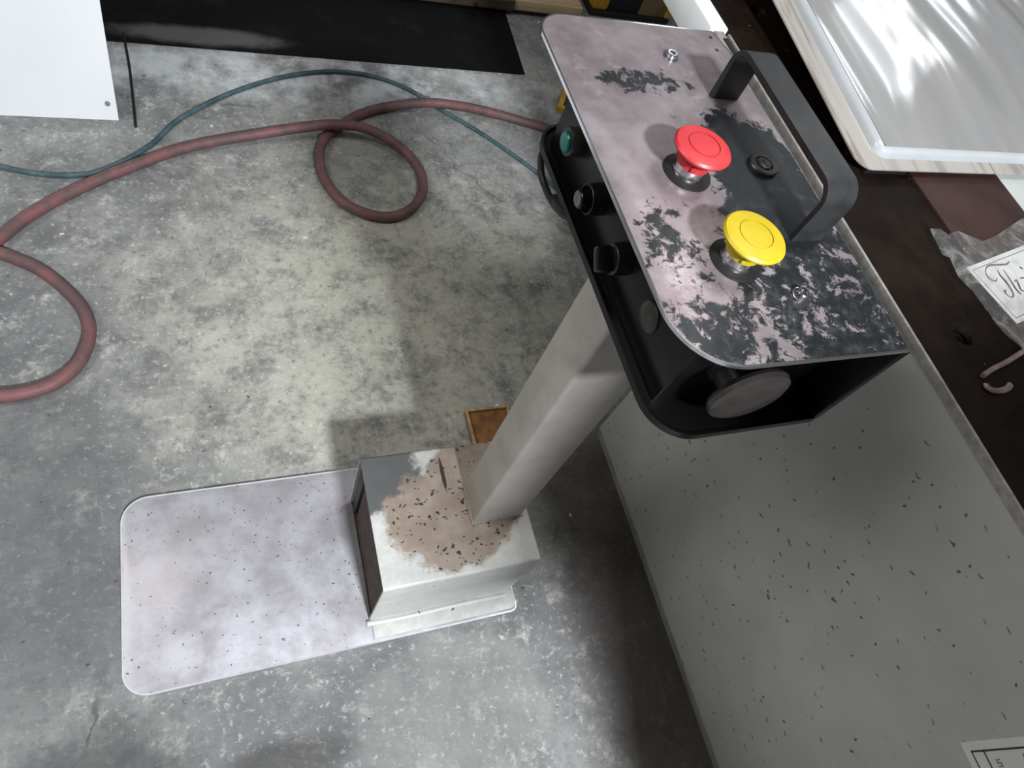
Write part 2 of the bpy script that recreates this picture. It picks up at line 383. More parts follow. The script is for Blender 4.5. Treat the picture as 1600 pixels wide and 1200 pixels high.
# bed with tapped holes
def plate_with_holes(x0, y0, x1, y1, z0, z1, holes):
    bm = nb()
    vs = [bm.verts.new(p + (z1,)) for p in [(x0, y0), (x1, y0), (x1, y1), (x0, y1)]]
    es = [bm.edges.new((vs[i], vs[(i + 1) % 4])) for i in range(4)]
    loops = []
    for hx, hy, r in holes:
        ring = [bm.verts.new((hx + r * math.cos(2 * math.pi * i / 24), hy + r * math.sin(2 * math.pi * i / 24), z1)) for i in range(24)]
        es += [bm.edges.new((ring[i], ring[(i + 1) % 24])) for i in range(24)]; loops.append((ring, hx, hy, r))
    bmesh.ops.triangle_fill(bm, edges=es, use_beauty=True)
    for ring, hx, hy, r in loops:
        prev = ring; z = z1
        for k in range(7):
            z -= .004 if k else .002
            rr = r * (.92 if k % 2 == 0 else .80)
            cur = [bm.verts.new((hx + rr * math.cos(2 * math.pi * i / 24), hy + rr * math.sin(2 * math.pi * i / 24), z)) for i in range(24)]
            for i in range(24): bm.faces.new((prev[i], prev[(i + 1) % 24], cur[(i + 1) % 24], cur[i]))
            prev = cur
        bm.faces.new(prev)
    lo = [bm.verts.new(p + (z0,)) for p in [(x0, y0), (x1, y0), (x1, y1), (x0, y1)]]
    for i in range(4): bm.faces.new((vs[i], vs[(i + 1) % 4], lo[(i + 1) % 4], lo[i]))
    bm.faces.new(lo[::-1])
    return bm
h1 = px(1505, 525, .885); h2 = px(1186, 18, .885)
obj('bed', plate_with_holes(PX + .0035, -.95, 1.03, 1.6, .84, .885, [(h1.x, h1.y, .015), (h2.x, h2.y, .017), (.93, .66, .015), (.93, -.06, .015)]), MT['bed'], ma, 'dark oily brown steel bed with tapped holes', 30)
bm = nb(); box(bm, 1.03, -.95, .84, 1.24, 1.6, .8893, .002); obj('bed_strip', bm, MT['redbrown'], ma, 'red-brown steel strip along the bed')
bm = nb(); box(bm, 1.24, -.95, .84, 1.75, 1.6, .8895, .002); obj('bed_cover', bm, MT['palegrey'], ma)
bm = nb(); box(bm, .796, .94, .83, PX + .006, 1.6, .888, .004); obj('edge_guard', bm, MT['whitepaint'], ma, 'white painted beam end')
bm = nb(); box(bm, .804, .845, .862, PX - .004, .94, .884, .002); obj('guard_bracket', bm, MT['lip'], ma)
bm = nb(); box(bm, .812, .865, .8843, .821, .918, .8858); obj('bracket_slot', bm, MT['wire'], ma)
# unseen blocks added to shade the floor and post, not machine parts
bm = nb(); box(bm, .60, -1.05, 0, 1.75, -.50, 1.67, .01)
obj('light_blocker', bm, MT['panel'], ma)
bm = nb(); box(bm, .395, -.72, 1.36, .60, -.52, 1.72, .01); obj('light_blocker_arm', bm, MT['panel'], ma)

# instruction sticker on the panel
def yz(p): return (p.y, p.z)
st = thing('instruction_sticker', 'white printed sticker with black border lines on grey machine panel', 'sticker', (PX, -.166, .644))
sx = PX - .0006
def quad_x(bm, pts, x0, x1):             # prism in the y-z plane
    a = [bm.verts.new((x0, y, z)) for y, z in pts]; b = [bm.verts.new((x1, y, z)) for y, z in pts]; n = len(pts)
    bm.faces.new(a); bm.faces.new(b[::-1])
    for i in range(n): bm.faces.new((a[i], b[i], b[(i + 1) % n], a[(i + 1) % n]))
o_, e1, e2 = Vector((0, -.166, .644)), Vector((0, -1, -.0)), Vector((0, .01, 1)).normalized()
def sp(a, b): p = o_ + e1 * a + e2 * b; return (p.y, p.z)
bm = nb(); quad_x(bm, [sp(0, 0), sp(.13, 0), sp(.13, .2), sp(0, .2)], sx, PX); obj('paper', bm, MT['card'], st, smooth=0)
bm = nb()
for a0, b0, a1, b1 in [(.0105, .010, .0128, .19), (.0105, .010, .12, .0118), (.0105, .028, .12, .030), (.118, .01, .12, .19)]:
    quad_x(bm, [sp(a0, b0), sp(a1, b0), sp(a1, b1), sp(a0, b1)], sx - .0003, sx)
obj('border_line', bm, MT['ink'], st, smooth=0)
def glyph(a, b, s, strokes):
    bm = nb()
    pts = {}
    for k, (u0, v0, u1, v1) in enumerate(strokes):     # u across (z), v down (-y)
        x_ = sx - .0003 - .00002 * k
        quad_x(bm, [sp(a + v0 * s, b + u0 * s), sp(a + v1 * s, b + u0 * s), sp(a + v1 * s, b + u1 * s), sp(a + v0 * s, b + u1 * s)], x_, sx)
    obj('letter', bm, MT['inkgrey'], st, smooth=0)
EE = [(0, 0, .18, 1), (0, 0, .7, .16), (0, .42, .6, .58), (0, .84, .7, 1)]
CC = [(0, 0, .18, 1), (0, 0, .7, .16), (0, .84, .7, 1)]
SS = [(0, 0, .7, .16), (0, 0, .18, .5), (0, .42, .7, .58), (.52, .5, .7, 1), (0, .84, .7, 1)]
for k in range(2): glyph(.018, .080 + k * .0085, .0085, EE)
glyph(.030, .083, .0085, CC)
glyph(.022, .040, .009, SS); glyph(.034, .043, .009, CC)

# ---------------------------------------------------------------- control pedestal
pe = thing('control_pedestal', 'two-hand control pedestal with worn black head, cream post and steel foot plate', 'control pedestal', (.43, .39, 0))
bm = nb(); prism(bm, rrect(-.239, .216, .505, .588, (.045, .014, .014, .05)), 0, .010, .002)
bpl = obj('base_plate', bm, MT['plate'], pe, 'scuffed bare steel foot plate with rounded corners')
# foot switch housing: folded sheet, open towards the plate
BX0, BX1, BY0, BY1, BZ = .196, .493, .26, .513, .243
bm = nb()
t = .004
def shell_profile():
    r = .006; pts = []
    for (cy, cz, a0) in [(BY0 + r, BZ - r, 180), (BY1 - r, BZ - r, 90)]:
        for i in range(5):
            a = math.radians(a0 - 90 * i / 4); pts.append((cy + r * math.cos(a), cz + r * math.sin(a)))
    outer = [(BY0, .010)] + pts + [(BY1, .010)]
    inner = [(BY1 - t, .010), (BY1 - t, BZ - t), (BY0 + t, BZ - t), (BY0 + t, .010)]
    return outer + inner
pr = shell_profile()
a = [bm.verts.new((BX0, y, z)) for y, z in pr]; b = [bm.verts.new((BX1, y, z)) for y, z in pr]
bm.faces.new(a); bm.faces.new(b[::-1])
for i in range(len(pr)): j = (i + 1) % len(pr); bm.faces.new((a[i], b[i], b[j], a[j]))
bmesh.ops.triangulate(bm, faces=[f for f in bm.faces if len(f.verts) > 4])
ho = obj('switch_housing', bm, MT['housing'], pe, 'white folded steel housing with dusty top, open on one side')
bm = nb(); box(bm, BX1 - t, BY0 + t, .010, BX1 - .0005, BY1 - t, BZ - t); obj('end_wall', bm, MT['housing'], ho)
bm = nb(); box(bm, BX0 + .004, BY0 + t, .0102, BX1 - t, BY1 - t, .0125); obj('rusty_floor', bm, MT['rust_in'], ho)
bm = nb(); box(bm, BX0 + .006, BY0 + t, .0125, BX0 + .009, BY1 - .045, BZ - t); obj('end_panel', bm, MT['rust_in'], ho, 'rusty dark brown recessed end panel')
bm = nb()
box(bm, BX0 + .05, BY0 + .05, .0125, BX1 - .03, BY1 - .05, .04, .006)
obj('foot_pedal', bm, MT['wire'], ho)
bm = nb(); box(bm, BX0 + .005, BY1 - .03, .0125, BX0 + .09, BY1 - t - .001, .20, .004); obj('inner_bracket', bm, MT['wire'], ho)
bm = nb(); tube(bm, spline([(BX0 - .006, BY0 - .006, .012), (.26, BY0 - .008, .011), (.38, BY0 - .007, .012), (.485, BY0 - .008, .011)], 12), .006, 8); obj('weld_bead', bm, MT['housing'], ho)
# post
bm = nb(); box(bm, .379, .350, BZ, .479, .426, .951, .006, 3); po = obj('post', bm, MT['post'], pe, 'cream painted square steel post')
bm = nb(); box(bm, .377, .348, BZ, .481, .428, BZ + .006, .002); obj('foot_weld', bm, MT['housing'], po)
# head
HZ = 1.08
pts = rrect(.304, .190, .529, .611, (.058, 0, 0, .034), 12)
k = pts.index((.529, .611)); pts[k:k + 1] = [(.529, .577), (.521, .611)]
bm = nb(); prism(bm, pts, HZ - .003, HZ, .0008); tp = obj('top_plate', bm, MT['top'], pe, 'steel top plate with black paint worn off to pinkish metal')
def rim(pts, z0, z1, w):                 # polished cut edge
    bm = nb(); n = len(pts); c = Vector((sum(p[0] for p in pts) / n, sum(p[1] for p in pts) / n))
    L = []
    for i, p in enumerate(pts):
        d0 = Vector(p) - Vector(pts[i - 1]); d1 = Vector(pts[(i + 1) % n]) - Vector(p)
        nn = (Vector((d0.y, -d0.x)).normalized() + Vector((d1.y, -d1.x)).normalized())
        nn = nn.normalized() if nn.length > 1e-6 else Vector((1, 0))
        L.append((Vector(p) + nn * .0006, Vector(p) - nn * w))
    for i in range(n):
        pass
    o = [[bm.verts.new((q.x, q.y, z)) for z in (z0, z1)] for q, _ in L]; ii = [[bm.verts.new((q.x, q.y, z)) for z in (z0, z1)] for _, q in L]
    for i in range(n):
        j = (i + 1) % n
        bm.faces.new((o[i][0], o[j][0], o[j][1], o[i][1])); bm.faces.new((o[i][1], o[j][1], ii[j][1], ii[i][1]))
        bm.faces.new((ii[i][1], ii[j][1], ii[j][0], ii[i][0])); bm.faces.new((ii[i][0], ii[j][0], o[j][0], o[i][0]))
    return bm
obj('bare_edge', rim(pts, HZ - .0032, HZ + .0002, .0014), MT['chrome'], tp)
obj('bright_edge', rim(rrect(-.239, .216, .505, .588, (.045, .014, .014, .05)), .001, .0104, .0022), plain('bright_steel_edge', (.72, .73, .77), .3, .3, .08, 40), bpl)
bm = nb(); prism(bm, rrect(.200, .222, .504, .262, (0, .016, 0, 0)), .0100, .0150, .0015); obj('foot_flange', bm, MT['housing'], ho)
bpts = rrect(.343, .190, .529, .600, (.046, 0, 0, .04), 12)
bm = nb(); prism(bm, bpts, .948, .952, .0008); bp = obj('bottom_plate', bm, MT['black'], pe)
obj('rolled_edge', rim(bpts, .946, .9545, .0025), MT['black'], bp)
bm = nb(); box(bm, .5255, .190, .952, .5345, .577, HZ - .0035, .0015); obj('side_wall', bm, MT['black'], pe)
bm = nb(); box(bm, .354, .230, .952, .5255, .570, HZ - .003, .003); ib = obj('switch_box', bm, MT['black'], pe)
FX = .354
# green button
bm = nb(); lathe(bm, [(0.0155, 0), (.0155, .010), (.0145, .012), (.011, .012), (.011, .010), (0, .010)], (FX, .519, .999), (-1, 0, 0)); gb = obj('green_button', bm, MT['gunmetal'], ib, 'round push button with green lens')
bm = nb(); lathe(bm, [(.0108, .009), (.0108, .014), (.0095, .0155), (0, .016)], (FX, .519, .999), (-1, 0, 0)); obj('lens', bm, MT['green'], ib)
# black key-capped push button
bm = nb(); lathe(bm, [(.0165, 0), (.0165, .006), (.0155, .012), (.0148, .0165), (.0135, .017), (.0135, .012), (0, .011)], (FX, .437, 1.0), (-1, 0, 0)); b2 = obj('black_push_button', bm, MT['blackplastic'], ib)
bm = nb(); lathe(bm, [(.0095, .010), (.0095, .026), (.0085, .027), (0, .027)], (FX, .437, 1.0), (-1, 0, 0)); obj('button_cap', bm, MT['blackplastic'], ib)
bm = nb(); lathe(bm, [(.0078, .0272), (.0078, .0276), (0, .0277)], (FX, .437, 1.0), (-1, 0, 0)); obj('cap_insert', bm, MT['dial'], ib)
for yy in (.437, .361):
    bm = nb(); lathe(bm, [(.0150, .0163), (.0153, .0172), (.0146, .0178), (.0140, .0172), (.0146, .0163)], (FX, yy, 1.0), (-1, 0, 0)); obj('bezel_ring', bm, MT['gunmetal'], ib)
# selector
bm = nb(); lathe(bm, [(.0165, 0), (.0165, .006), (.0155, .012), (.0148, .0165), (.0135, .017), (.0120, .018), (0, .018)], (FX, .361, 1.0), (-1, 0, 0)); obj('selector_body', bm, MT['blackplastic'], ib)
bm = nb(); box(bm, FX - .034, .361 - .0135, .9945, FX - .018, .361 + .0135, 1.0055, .003)
bmesh.ops.rotate(bm, cent=(FX - .02, .361, 1.0), matrix=Matrix.Rotation(math.radians(35), 3, 'X'), verts=bm.verts)
for v in bm.verts:
    if v.co.x < FX - .026: v.co.y = .361 + (v.co.y - .361) * .85
obj('selector_lever', bm, MT['blackplastic'], ib)
# hole plug
bm = nb(); lathe(bm, [(.0155, 0), (.0155, .0015), (.0135, .003), (.004, .0034), (0, .003)], (FX, .294, .998), (-1, 0, 0)); obj('hole_plug', bm, MT['gunmetal'], ib)
# palm buttons at both ends
for sy, y0 in ((-1, .230), (1, .570)):
    ax = (0, sy, 0); c = (.408, y0, 1.012)
    bm = nb(); lathe(bm, [(.024, 0), (.024, .006), (.0215, .007), (.021, .021), (.026, .024), (.0355, .027), (.0375, .031), (.0365, .0355), (.031, .0385), (0, .041)], c, ax, 40)
    pb = obj('palm_button', bm, MT['greyplastic'], pe, 'worn dark grey mushroom palm button')
# mushroom buttons on top
def mushroom(name, x, y, cap, stem, label, r=.0265):
    bm = nb(); lathe(bm, [(r, .0275), (r + .0006, .0295), (r - .001, .0315), (r - .006, .0325), (0, .0335), ], (x, y, HZ), (0, 0, 1), 48)
    lathe(bm, [(.0, .012), (.0155, .012), (.0158, .017), (.0175, .021), (r - .001, .0270), (r, .0276)], (x, y, HZ), (0, 0, 1), 48)
    o = obj(name, bm, cap, pe, label)
    bm = nb(); lathe(bm, [(.0148, .0), (.0150, .003), (.0143, .004), (.0143, .0115), (0, .0115)], (x, y, HZ), (0, 0, 1), 40); obj('collar', bm, MT['chrome'], o)
    bm = nb(); lathe(bm, [(.0235, 0), (.0235, .0012), (.0225, .0018), (.0145, .0018)], (x, y, HZ), (0, 0, 1), 40); obj('base_ring', bm, MT['wire'], o)
    bm = nb(); lathe(bm, [(.0150, .0325), (.0153, .0334), (.0146, .0335)], (x, y, HZ), (0, 0, 1), 40); obj('cap_groove', bm, stem, o)
    for k_ in range(4):
        a_ = math.radians(45 + 90 * k_ + 10); cx, cy = x + .0152 * math.cos(a_), y + .0152 * math.sin(a_)
        bm = nb(); box(bm, cx - .0022, cy - .0022, HZ + .013, cx + .0022, cy + .0022, HZ + .019, .0006); obj('grip_rib', bm, stem, o)
    return o
mushroom('red_button', .390, .392, MT['red'], MT['reddark'], 'red mushroom stop button')
mushroom('yellow_button', .394, .291, MT['yellow'], MT['yellow'], 'yellow mushroom button', .0275)
# handle: flat bar bent into a U
hx0, hx1, hy0, hy1, hz, ht = .466, .500, .311, .503, HZ + .060, .005
rr = .020
def upath(off):
    p = [(hy1 - off, HZ)]
    for i in range(9):
        a_ = math.radians(90 * i / 8); R_ = rr - off; p.append((hy1 - rr + R_ * math.cos(a_), hz - rr + R_ * math.sin(a_)))
    for i in range(9):
        a_ = math.radians(90 + 90 * i / 8); R_ = rr - off; p.append((hy0 + rr + R_ * math.cos(a_), hz - rr + R_ * math.sin(a_)))
    p.append((hy0 + off, HZ)); return p
out, inn = upath(0), upath(ht)
bm = nb(); V = [[bm.verts.new((x, y, z)) for (y, z) in path] for x in (hx0, hx1) for path in (out, inn)]
n = len(out)
for i in range(n - 1):
    bm.faces.new((V[0][i], V[0][i + 1], V[2][i + 1], V[2][i])); bm.faces.new((V[1][i], V[3][i], V[3][i + 1], V[1][i + 1]))
    bm.faces.new((V[0][i], V[1][i], V[1][i + 1], V[0][i + 1])); bm.faces.new((V[2][i], V[2][i + 1], V[3][i + 1], V[3][i]))
for i in (0, n - 1): bm.faces.new((V[0][i], V[2][i], V[3][i], V[1][i]))
bmesh.ops.bevel(bm, geom=[e for e in bm.edges if len(e.link_faces) == 2 and e.calc_face_angle(0) > 1.2], offset=.0014, segments=3, affect='EDGES')
obj('handle', bm, plain('satin_black_paint', (.028, .029, .030), .38, 0, .3, 40), pe, 'black flat-bar carrying handle')
# key lock and screws
bm = nb(); lathe(bm, [(.0155, 0), (.0155, .002), (.0145, .0034), (.0095, .0034), (.0085, .001), (0, .001)], (.483, .404, HZ), (0, 0, 1), 40); kl = obj('key_lock', bm, MT['gunmetal'], pe)
bm = nb(); lathe(bm, [(.0075, .001), (.0075, .0036), (.006, .0042), (0, .0042)], (.483, .404, HZ), (0, 0, 1), 24); obj('lock_core', bm, MT['gunmetal'], kl)
bm = nb(); box(bm, .4821, .400, HZ + .0042, .4839, .408, HZ + .0046); obj('keyway', bm, MT['wire'], kl)
for x, y in ((.443, .557), (.443, .252)):
    bm = nb(); lathe(bm, [(.0082, 0), (.0082, .0012), (.0062, .0016), (.0060, .0052), (.0052, .0060), (.0034, .0060), (.0031, .0030), (0, .0030)], (x, y, HZ), (0, 0, 1), 24)
    sc_ = obj('socket_screw', bm, MT['chrome'], pe)
    bm = nb(); lathe(bm, [(.0030, .0031), (.0030, .0033), (0, .0034)], (x, y, HZ), (0, 0, 1), 6); obj('hex_socket', bm, MT['wire'], sc_)
for x, y in ((.514, .600), (.512, .578)):
    bm = nb(); lathe(bm, [(.0022, 0), (.0022, .0004), (0, .0005)], (x, y, HZ), (0, 0, 1), 12); obj('rivet_hole', bm, MT['wire'], pe)
# cable under the head
bm = nb(); tube(bm, spline([px(862, 215, .945) + Vector((.03, 0, 0)), px(853, 232, .94), px(845, 262, .935), px(852, 292, .93), px(868, 318, .935), px(884, 330, .944) + Vector((.02, 0, 0))], 10), .0042, 10)
cb = obj('cable', bm, MT['wire'], pe)
bm = nb(); tube(bm, [px(866, 312, .932), px(873, 322, .936), px(882, 331, .942), px(890, 334, .946)], .0075, 10); obj('cable_gland', bm, MT['wire'], cb)

# ---------------------------------------------------------------- clear tray on the bed
def tilt_points(bm, ang, y0, z0):
    bmesh.ops.rotate(bm, cent=(0, y0, z0), matrix=Matrix.Rotation(ang, 3, 'X'), verts=bm.verts)
TA = math.radians(5.5)
tr = thing('plastic_tray', 'glossy clear plastic tray lid reflecting ceiling lights on the machine bed', 'tray', (1.2, .60, .885))
TX0, TY0, TX1, TY1 = .906, .600, 1.66, 1.40
# rests on the 8 mm higher far cover and a batten
Z0 = .8985
bm = nb(); prism(bm, rrect(TX0, TY0, TX1, TY1, (.03,) * 4), Z0, Z0 + .003, .001); tilt_points(bm, TA, TY0, Z0); obj('flange', bm, MT['flange'], tr, 'pale streaked plastic flange')
def dome(x0, y0, x1, y1, h_, r):
    bm = nb(); rings = []
    for d, z in ((0, 0), (.002, h_ * .55), (.0045, h_ * .85), (.009, h_)):
        rings.append([bm.verts.new((x, y, Z0 + .003 + z)) for x, y in rrect(x0 + d, y0 + d, x1 - d, y1 - d, (r,) * 4)])
    for a_, b_ in zip(rings, rings[1:]):
        for i in range(len(a_)): bm.faces.new((a_[i], a_[(i + 1) % len(a_)], b_[(i + 1) % len(a_)], b_[i]))
    return bm, rings[-1]
bm, last = dome(TX0 + .045, TY0 + .022, TX1 - .03, TY1 - .03, .013, .024); bm.faces.new(last); tilt_points(bm, TA, TY0, Z0); rimo = obj('raised_rim', bm, MT['lidrim'], tr)
# gently buckled lid face
bm = nb(); nx, ny = 40, 40; gx0, gy0, gx1, gy1 = TX0 + .058, TY0 + .034, TX1 - .043, TY1 - .043
g_ = [[None] * (ny + 1) for _ in range(nx + 1)]
for i in range(nx + 1):
    for j in range(ny + 1):
        u, v = i / nx, j / ny; x, y = gx0 + (gx1 - gx0) * u, gy0 + (gy1 - gy0) * v
        e = min(1, 6 * min(u, 1 - u, v, 1 - v))
        z = .0032 * e * (noise.noise(Vector((x * 5.5, y * 2.2, 3.1))) + .5) + .0009
        g_[i][j] = bm.verts.new((x, y, Z0 + .016 + z))
for i in range(nx):
    for j in range(ny): bm.faces.new((g_[i][j], g_[i + 1][j], g_[i + 1][j + 1], g_[i][j + 1]))
tilt_points(bm, TA, TY0, Z0); obj('lid_face', bm, MT['lid'], tr)
bm = nb(); box(bm, 1.25, 1.24, .8895, 1.60, 1.30, Z0 + (1.24 - TY0) * math.tan(TA) - .001, .002)
tag(top(obj('timber_batten', bm, MT['pine']), (1.42, 1.27, .8895)), 'raw pine batten propping the back of the plastic tray', 'batten')
bm = nb(); box(bm, .93, .606, .885, 1.02, .63, Z0 + .0005, .002)
tag(top(obj('rubber_pad', bm, MT['wire']), (.975, .618, .885)), 'black rubber pad under the front corner of the plastic tray', 'pad')

# ---------------------------------------------------------------- bagged card
CZ = .8915
c0 = px(1510, 418, CZ); c1 = px(1595, 503, CZ); c2 = px(1600, 383, CZ)
ex = (c2 - c0).normalized(); ey = (c1 - c0); ey = (ey - ex * ey.dot(ex)); eh = ey.length; ey.normalize()
bag = thing('bagged_card', 'printed card with ornate script lettering inside a crumpled clear plastic bag', 'card', c0 + Vector((.06, -.03, CZ - c0.z)))
CL = .26
def cardz(bm, quad, z0, z1):
    prism(bm, [(p.x, p.y) for p in quad], z0, z1)
def cp(a_, b_): return c0 + ex * a_ + ey * b_
bm = nb(); cardz(bm, [cp(0, 0), cp(CL, 0), cp(CL, eh), cp(0, eh)], CZ - .0008, CZ); obj('card', bm, MT['card'], bag, smooth=0)
bm = nb()
for a0, b0, a1, b1 in [(.007, .007, CL - .007, .0082), (.007, eh - .0082, CL - .007, eh - .007), (.007, .0083, .0082, eh - .0083)]:
    cardz(bm, [cp(a0, b0), cp(a1, b0), cp(a1, b1), cp(a0, b1)], CZ, CZ + .0003)
obj('border_line', bm, MT['inkgrey'], bag, smooth=0)
def ribbon(bm, pix, ws):
    pts = spline([px(1470 + u * .10833, 380 + v * .10833, CZ) for u, v in pix], 8); n_ = len(pts)
    L, Rr = [], []
    for i, p in enumerate(pts):
        t_ = (pts[min(i + 1, n_ - 1)] - pts[max(i - 1, 0)]); t_.z = 0; t_.normalize(); s = Vector((-t_.y, t_.x, 0))
        f = i / (n_ - 1) * (len(ws) - 1); k_ = min(int(f), len(ws) - 2); w = (ws[k_] + (ws[k_ + 1] - ws[k_]) * (f - k_)) * .5
        L.append(bm.verts.new(p + s * w + Vector((0, 0, .0004)))); Rr.append(bm.verts.new(p - s * w + Vector((0, 0, .0004))))
    for i in range(n_ - 1): bm.faces.new((L[i], L[i + 1], Rr[i + 1], Rr[i]))
bm = nb()
ribbon(bm, [(990, 262), (950, 302), (860, 312), (730, 316), (660, 350), (645, 420), (680, 490), (740, 535), (800, 545), (805, 500)], [.0008, .0026, .0032, .003, .0014, .0016, .004, .0042, .002, .0008])
ribbon(bm, [(815, 390), (860, 470), (930, 550), (1000, 650), (1045, 740), (1030, 780), (970, 760), (920, 700), (940, 680)], [.0016, .0034, .005, .0042, .003, .0018, .002, .004, .003])
ribbon(bm, [(900, 380), (960, 470), (1030, 580), (1080, 660), (1150, 735)], [.0012, .0022, .0034, .004, .004])
ribbon(bm, [(1060, 560), (1090, 530), (1120, 600), (1160, 680), (1205, 690)], [.0012, .0018, .0034, .0034, .0014])
ribbon(bm, [(1130, 340), (1160, 360), (1185, 372)], [.0016, .0042, .0028])
ribbon(bm, [(1140, 510), (1190, 500), (1230, 540), (1260, 620), (1310, 640)], [.0014, .003, .0042, .0034, .0014])
obj('script_lettering', bm, MT['ink'], bag, smooth=0)
# film
outl = [(1453, 357), (1473, 398), (1484, 402), (1498, 432), (1520, 455), (1540, 482), (1562, 512), (1582, 532), (1602, 552), (1680, 600), (1800, 520), (1760, 400), (1680, 318), (1603, 338), (1580, 352), (1560, 366), (1536, 377), (1515, 368), (1497, 360), (1482, 366), (1470, 357)]
bm = nb(); vs = [bm.verts.new((p.x, p.y, 0)) for p in (px(u, v, CZ + .003) for u, v in outl)]
es = [bm.edges.new((vs[i], vs[(i + 1) % len(vs)])) for i in range(len(vs))]
bmesh.ops.triangle_fill(bm, edges=es, use_beauty=True)
for _ in range(4): bmesh.ops.subdivide_edges(bm, edges=[e for e in bm.edges if e.calc_length() > .008], cuts=1, use_grid_fill=True)
bmesh.ops.triangulate(bm, faces=bm.faces)
for v in bm.verts:
    p = v.co
    v.co.z = CZ + .0024 + .004 * max(0, noise.noise(Vector((p.x * 30, p.y * 30, 1.7)))) + .0016 * max(0, noise.noise(Vector((p.x * 80, p.y * 80, 5))))
obj('plastic_film', bm, MT['film'], bag, 'crumpled clear plastic film', 60)
bm = nb(); cardz(bm, [cp(.004, .01), cp(CL - .004, .01), cp(CL - .004, eh - .006), cp(.004, eh - .006)], .8902, CZ - .0009); obj('backing_board', bm, MT['card'], bag, smooth=0)
# small brown clip on the bed
bm = nb(); tube(bm, spline([px(1536, 587, .889), px(1552, 576, .889), px(1572, 566, .8895), px(1600, 548, .890), px(1622, 535, .890)], 8), .0038, 10)
tag(top(obj('brown_rod', bm, MT['brownclip']), px(1570, 566, .885)), 'thin pale brown rod lying on the dark bed beside the bagged card', 'rod')
bm = nb(); a_ = []
for i in range(13):
    th = math.pi * (1.02 + i / 12 * .96); a_.append(px(1559 + 19 * math.cos(th), 600 - 11 * math.sin(th), .8875))
pts_ = spline(a_, 3); n_ = len(pts_)
tube(bm, pts_, .0045, 10)
for v in bm.verts: v.co.z = .885 + max(0, (v.co.z - .883) * .6)
tag(top(obj('crescent_chip', bm, MT['brownclip']), px(1559, 606, .885)), 'pale brown crescent-shaped chip on the dark bed', 'chip')

# ---------------------------------------------------------------- hoses and cables on the floor
def hose(name, pix, r, mat, label, cat, n=14):
    bm = nb(); pts = spline([px(u, v, r + dz) for u, v, dz in pix], 9)
    tube(bm, pts, r, n)
    return tag(top(obj(name, bm, mat), (pts[0].x, pts[0].y, 0)), label, cat)
R1 = .0145; U = 2 * R1 + .001
rp = [(1000, 262, 0), (930, 222, 0), (850, 199, 0), (760, 174, .006), (700, 163, .016), (660, 161, .010), (600, 168, 0), (560, 180, 0), (532, 196, 0), (508, 215, 0), (499, 245, 0), (510, 285, 0), (545, 322, 0), (600, 339, 0), (640, 328, 0), (660, 300, 0), (655, 265, .004), (625, 230, .014), (575, 202, U), (534, 195, U + .002), (490, 197, U), (400, 210, .012), (300, 228, .004), (215, 256, .002), (120, 296, 0), (50, 334, 0), (0, 372, 0), (-60, 425, 0), (-120, 500, 0), (-110, 570, 0), (-50, 612, 0), (10, 618, 0), (75, 603, 0), (120, 570, 0), (139, 525, 0), (132, 488, 0), (105, 455, 0), (60, 420, 0), (0, 395, .004), (-30, 388, U), (-90, 375, U), (-160, 350, .01), (-230, 330, 0)]
hose('rubber_hose', rp, R1, MT['hose'], 'thick faded red rubber hose looping across the concrete floor', 'hose')
tp_ = [(-60, 245, 0), (0, 260, 0), (50, 270, 0), (100, 274, 0), (150, 269, 0), (200, 248, 0), (240, 223, 0), (275, 190, 0), (320, 164, 0), (370, 142, 0), (430, 123, 0), (490, 113, 0), (545, 113, 0), (600, 124, 0), (650, 146, 0), (690, 172, 0), (740, 201, 0), (790, 234, 0), (840, 270, 0), (880, 303, 0), (940, 350, 0)]
hose('air_line', tp_, .0068, MT['cable'], 'thin teal cable curving across the floor under the red hose', 'cable', 10)
hose('steel_rod', [(212, 198, 0), (209, 165, 0), (203, 110, 0), (197, 75, 0), (193, 52, 0)], .0036, MT['wire'], 'thin black rod lying on the floor beside the white sheet', 'rod', 8)

# ---------------------------------------------------------------- black sheet, planks, crate, white sheet
bm = nb(); box(bm, -.30, 2.0, 0, 1.04, 2.95, .004, .001)  # thin flat black rectangle lying on the floor
for v in bm.verts:
    if v.co.x > 0: v.co.x += (v.co.y - 2) * .06
tag(top(obj('black_sheet', bm, MT['mat']), (.35, 2.0, 0)), 'flat black sheet on the floor in front of the timber planks', 'mat')
def plank(x0, x1, y0, y1, z0, z1, mat, label):
    bm = nb(); box(bm, x0, y0, z0, x1, y1, z1, .003); return tag(top(obj('timber_plank', bm, mat), ((x0 + x1) / 2, y0, z0)), label, 'plank', 'timber planks behind the black sheet')
for x in (-.1, .65):
    bm = nb(); box(bm, x, 2.42, .004, x + .09, 2.62, .022, .002); tag(top(obj('wood_spacer', bm, MT['shaded_wood']), (x + .045, 2.42, .004)), 'dark wooden spacer block under the left end of the dark plank' if x < 0 else 'dark wooden spacer block under the right half of the dark plank', 'block')
plank(-.27, 1.084, 2.335, 2.65, .022, .06, MT['shaded_wood'], 'timber plank along the back of the black sheet, shade painted dark')  # shaded half of the plank, its shade put into a darker wood colour
for x in (1.12,):
    bm = nb(); box(bm, x, 2.42, 0, x + .12, 2.62, .022, .002); tag(top(obj('wood_spacer', bm, MT['shaded_wood']), (x + .06, 2.42, 0)), 'wooden spacer block under the pale pine plank', 'block')
plank(1.086, 1.37, 2.345, 2.65, .022, .06, MT['pine'], 'pale raw pine plank beside the dark plank')
bm = nb(); lathe(bm, [(.014, .0), (.014, .0008), (0, .001)], px(750, 6, .06), (0, 0, 1), 16)
pkn = obj('knot', bm, MT['wire'], bpy.data.objects['timber_plank'])

